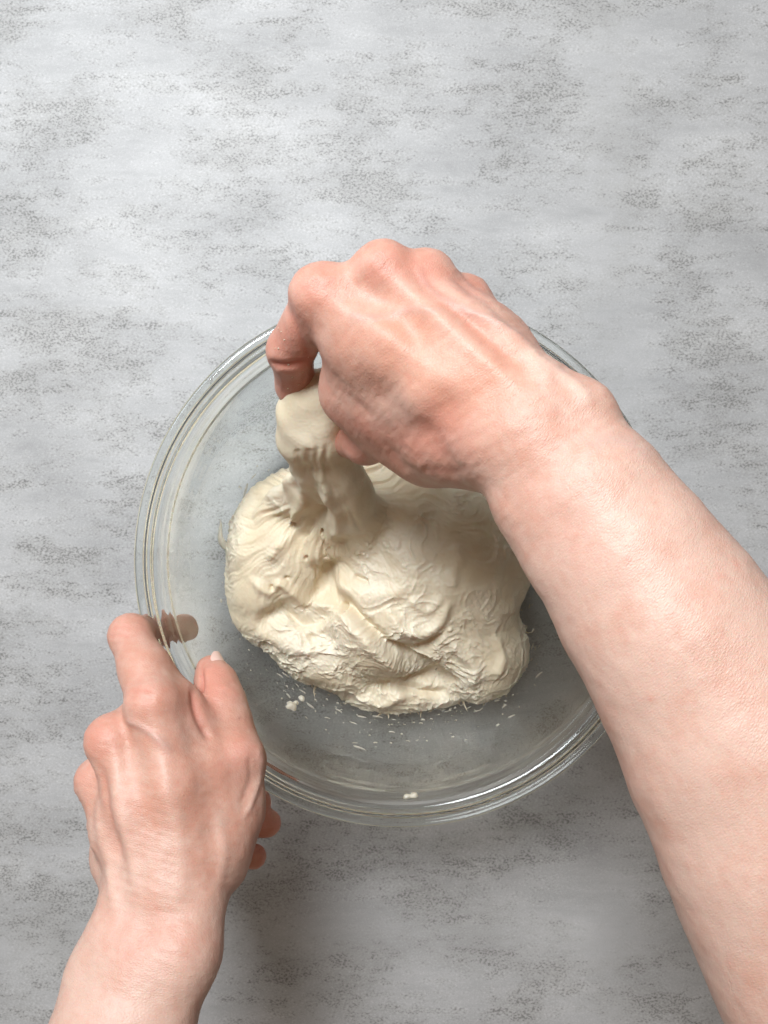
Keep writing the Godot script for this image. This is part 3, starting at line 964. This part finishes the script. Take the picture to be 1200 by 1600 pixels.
func _ready() -> void:
	# camera: straight above the table
	var cam := Camera3D.new()
	cam.name = "camera"
	cam.position = Vector3(0, 0.51, 0)
	cam.rotation_degrees = Vector3(-90, 0, 0)
	cam.fov = rad_to_deg(2.0 * atan(800.0 / 1280.0))
	cam.near = 0.02
	cam.far = 20.0
	add_child(cam)
	cam.current = true
	var env := Environment.new()
	env.background_mode = Environment.BG_COLOR
	env.background_color = Color(0.12, 0.100, 0.078).linear_to_srgb()
	env.tonemap_mode = Environment.TONE_MAPPER_LINEAR
	env.tonemap_exposure = 0.93
	env.sdfgi_enabled = true
	env.ssao_enabled = true
	env.ssil_enabled = true
	var we := WorldEnvironment.new()
	we.name = "environment"
	we.environment = env
	add_child(we)
	# the window at the far left of the table, and the soft light of the room
	var win := AreaLight3D.new()
	win.name = "window_light"
	win.area_size = Vector2(0.40, 0.46)
	win.light_color = Color(0.97, 0.985, 1.0)
	win.light_energy = 2.1
	win.area_range = 6.0
	win.shadow_enabled = true
	add_child(win)
	win.look_at_from_position(Vector3(-0.28, 1.03, -0.55), Vector3(0.0, 0.05, 0.0), Vector3.UP)
	var second := AreaLight3D.new()
	second.name = "side_window_light"
	second.area_size = Vector2(0.5, 0.5)
	second.light_color = Color(0.92, 0.97, 1.0)
	second.light_energy = 0.45
	second.area_range = 6.0
	second.shadow_enabled = true
	add_child(second)
	second.look_at_from_position(Vector3(-1.0, 0.66, -0.78), Vector3(0.0, 0.0, 0.0), Vector3.UP)
	var room := AreaLight3D.new()
	room.name = "room_light"
	room.area_size = Vector2(2.2, 1.4)
	room.light_color = Color(1.0, 0.80, 0.60)
	room.light_energy = 0.26
	room.area_range = 6.0
	room.shadow_enabled = true
	add_child(room)
	room.look_at_from_position(Vector3(0.1, 1.6, 0.8), Vector3(0.0, 0.0, 0.0), Vector3.UP)

	# the heavy work, side by side
	jobs.resize(3)
	grid_noise.resize(6)
	table_rows.resize(4)
	var tasks := []
	for k in 3:
		tasks.append(WorkerThreadPool.add_task(body_job.bind(k)))
	for k in 6:
		tasks.append(WorkerThreadPool.add_task(table_job.bind(k)))
	for t in tasks:
		WorkerThreadPool.wait_for_task_completion(t)
	tasks = []
	for k in 4:
		tasks.append(WorkerThreadPool.add_task(table_row_job.bind(k)))
	for t in tasks:
		WorkerThreadPool.wait_for_task_completion(t)
	for k in 4:
		table_bytes.append_array(table_rows[k])

	# table
	var stone := StandardMaterial3D.new()
	stone.albedo_texture = ImageTexture.create_from_image(Image.create_from_data(table_side, table_side, false, Image.FORMAT_RGB8, table_bytes))
	stone.uv1_triplanar = true
	stone.uv1_world_triplanar = true
	stone.uv1_scale = Vector3.ONE / 0.78
	stone.uv1_offset = Vector3(0.37, 0.0, 0.21)
	stone.roughness = 0.5
	stone.metallic_specular = 0.4
	var slab := BoxMesh.new()
	slab.size = Vector3(1.9, 0.04, 1.5)
	slab.material = stone
	var table := place("tabletop", slab)
	table.position = Vector3(0.1, -0.02, 0.0)
	tag(table, "grey stone-look tabletop with dark speckles under the glass bowl", "", "", "structure")

	# bowl
	var glass := StandardMaterial3D.new()
	glass.albedo_color = Color(0.978, 0.990, 0.981, 0.0)
	glass.transparency = BaseMaterial3D.TRANSPARENCY_ALPHA
	glass.refraction_enabled = true
	glass.refraction_scale = 0.05
	glass.roughness = 0.0
	glass.metallic_specular = 0.5
	var v := func(x: float, y: float) -> Vector2: return Vector2(x, y)
	var profile := [v.call(0.0, 0.6), v.call(40, 0.6), v.call(66, 0.7), v.call(75, 2.2), v.call(85, 8), v.call(96, 18), v.call(106, 31), v.call(112.4, 45), v.call(116.6, 60), v.call(119.0, 75), v.call(120.8, 88), v.call(121.7, 92.5), v.call(122.3, 93.4), v.call(123.3, 97.0), v.call(123.9, 97.7), v.call(125.0, 97.9), v.call(125.6, 98.5), v.call(127.0, 102.2), v.call(127.7, 102.7), v.call(129.1, 103.3), v.call(130.0, 104.9),
		v.call(129.6, 106.7), v.call(128.2, 107.8), v.call(126.4, 107.9), v.call(124.4, 107.2), v.call(122.4, 106.8), v.call(120.6, 106.7), v.call(119.2, 105.7), v.call(118.3, 103.2), v.call(117.2, 99), v.call(115.8, 94), v.call(114.9, 88), v.call(114.0, 75), v.call(112.3, 60), v.call(108, 45.5), v.call(101, 32), v.call(91.5, 20.5), v.call(81, 11.5), v.call(72, 7.4), v.call(62, 6.3), v.call(40, 6.2), v.call(0.0, 6.2)]
	var bowl_mesh := lathe(rounded(profile, 5), 288)
	bowl_mesh.surface_set_material(0, glass)
	var bowl := place("glass_bowl", bowl_mesh)
	bowl.position = Vector3(8.3, 0, 23.9) * MM
	bowl.scale = Vector3(1.013, 1.0, 1.013)
	tag(bowl, "round clear glass mixing bowl with thick rounded rim, dough inside", "bowl")

	# dough
	var dough_skin := StandardMaterial3D.new()
	dough_skin.vertex_color_use_as_albedo = true
	dough_skin.roughness = 0.48
	dough_skin.metallic_specular = 0.45
	dough_skin.subsurf_scatter_enabled = true
	dough_skin.subsurf_scatter_strength = 0.12
	var dough := place("dough", (jobs[2] as Body).mesh(dough_skin))
	tag(dough, "sticky cream coloured bread dough in the glass bowl, one end pulled up by fingers", "dough")

	var film := StandardMaterial3D.new()
	film.vertex_color_use_as_albedo = true
	film.roughness = 0.4
	film.backlight_enabled = true
	film.backlight = Color(1.0, 0.95, 0.82)
	var haze_film := film.duplicate()
	haze_film.transparency = BaseMaterial3D.TRANSPARENCY_ALPHA
	haze_film.albedo_color = Color(1, 1, 1, 0.6)
	var rng := RandomNumberGenerator.new()
	rng.seed = 77
	var edge := dough_edge(jobs[2])
	var angle := -0.45
	while angle < 3.35:
		angle += rng.randf_range(0.015, 0.05) if rng.randf() < 0.72 else rng.randf_range(0.1, 0.34)
		var out := Vector2(cos(angle), sin(angle))
		var side := Vector2(-out.y, out.x) * rng.randf_range(-0.8, 0.8)
		var from := Vector2(8.3, 23.9) + out * (edge_at(edge, angle) - 1.6)
		var reach := rng.randf_range(1.8, 4.6) if rng.randf() < 0.8 else rng.randf_range(5.0, 9.0)
		var bend := Vector2(-out.y, out.x) * rng.randf_range(-0.25, 0.25) * reach
		place("dough_string", string_shape([from, from + (out + side * 0.6) * reach * 0.55 + bend, from + (out + side) * reach], rng.randf_range(0.5, 1.3) if reach < 5.0 else rng.randf_range(0.5, 0.8), rng, film), dough)
	fleck("dough_fleck", [[Vector2(11.9, 142.8)], [Vector2(15.2, 142.1)]], 1.7, film, 7, "pair of white dough flecks on bowl wall below the dough, nearest the rim", "dough fleck")
	var curl := place("dough_smear", string_shape([Vector2(-85.9, 22.8), Vector2(-91.1, 20.6), Vector2(-94.4, 15.4), Vector2(-94.7, 9.5), Vector2(-92.9, 4.4)], 1.0, rng, dough_skin, 1.5))
	tag(curl, "curled pale dough smear on glass left of the dough mass", "dough smear")
	fleck("dough_knot", [[Vector2(-52.9, 110.5)], [Vector2(-50.6, 109.7)], [Vector2(-47.8, 108.3)]], 2.0, film, 10, "white sticky knot of dough on glass at lower left of dough", "dough knot")
	var bits: Array = []
	for i in 460:
		var a := rng.randf_range(-0.5, 2.9)
		var off := absf(rng.randfn(0.0, 6.5)) + 0.6
		if i % 10 == 0:
			a = rng.randf_range(2.7, 4.4)
			off = absf(rng.randfn(0.0, 5.0)) + 1.0
		var reach := minf(edge_at(edge, a) + off, 110.0)
		bits.append([Vector2(8.3 + cos(a) * reach, 23.9 + sin(a) * reach)])
	var residue := fleck("dough_residue", bits, 0.40, haze_film, 11, "fine white dough residue streaked on the glass around the dough", "", true)
	residue.set_meta("kind", "stuff")

	# hands
	var skin := StandardMaterial3D.new()
	skin.vertex_color_use_as_albedo = true
	skin.albedo_texture = skin_tone()
	skin.heightmap_enabled = true
	skin.heightmap_texture = skin_relief()
	skin.uv1_triplanar = true
	skin.uv1_scale = Vector3.ONE / 0.036
	skin.heightmap_scale = 0.018
	skin.roughness = 0.46
	skin.metallic_specular = 0.42
	skin.subsurf_scatter_enabled = true
	skin.subsurf_scatter_strength = 0.12
	var right := place("hand", (jobs[0] as Body).mesh(skin))
	right.transform = Transform3D(right_frame, Vector3(57.0, 218.0, -27.4) * MM)
	tag(right, "right hand and bare forearm reaching over the bowl, pinching the lifted dough", "hand", "hands of the cook")
	var left := place("hand", (jobs[1] as Body).mesh(skin))
	left.transform = Transform3D(left_frame, Vector3(-93.5, 166.0, 166.6) * MM)
	var specks := speck_mesh(jobs[0], right.transform, [Vector2(-41.7, -72.9), Vector2(-40.6, -70.8), Vector2(-43.8, -66.0), Vector2(-42.5, -65.2), Vector2(-39.5, -67.9), Vector2(-37.9, -56.1), Vector2(-40.9, -52.9), Vector2(-42.8, -50.2), Vector2(-35.8, -54.0), Vector2(-33.7, -57.7), Vector2(-38.7, -60.1), Vector2(-30.5, -62.5), Vector2(-34.7, -50.8), Vector2(-40.1, -48.6)])
	specks.surface_set_material(0, film)
	var dust := place("dough_specks", specks)
	tag(dust, "tiny white dough specks stuck to the bent index finger above the dough", "", "", "stuff")
	var nail_skin := StandardMaterial3D.new()
	nail_skin.albedo_color = Color(0.80, 0.56, 0.48).linear_to_srgb()
	nail_skin.roughness = 0.25
	var nail := place("thumbnail", nail_shape(), left)
	nail.mesh.surface_set_material(0, nail_skin)
	nail.transform = left.transform.affine_inverse() * Transform3D(Basis.looking_at(Vector3(-85.6, 110.0, 70.6) - Vector3(-80.2, 115.0, 80.9), Vector3(0.93, 0.30, -0.22)), Vector3(-80.6, 113.0, 75.1) * MM)
	tag(left, "left hand gripping the bowl rim, thumb inside and fingers beneath the glass", "hand", "hands of the cook")
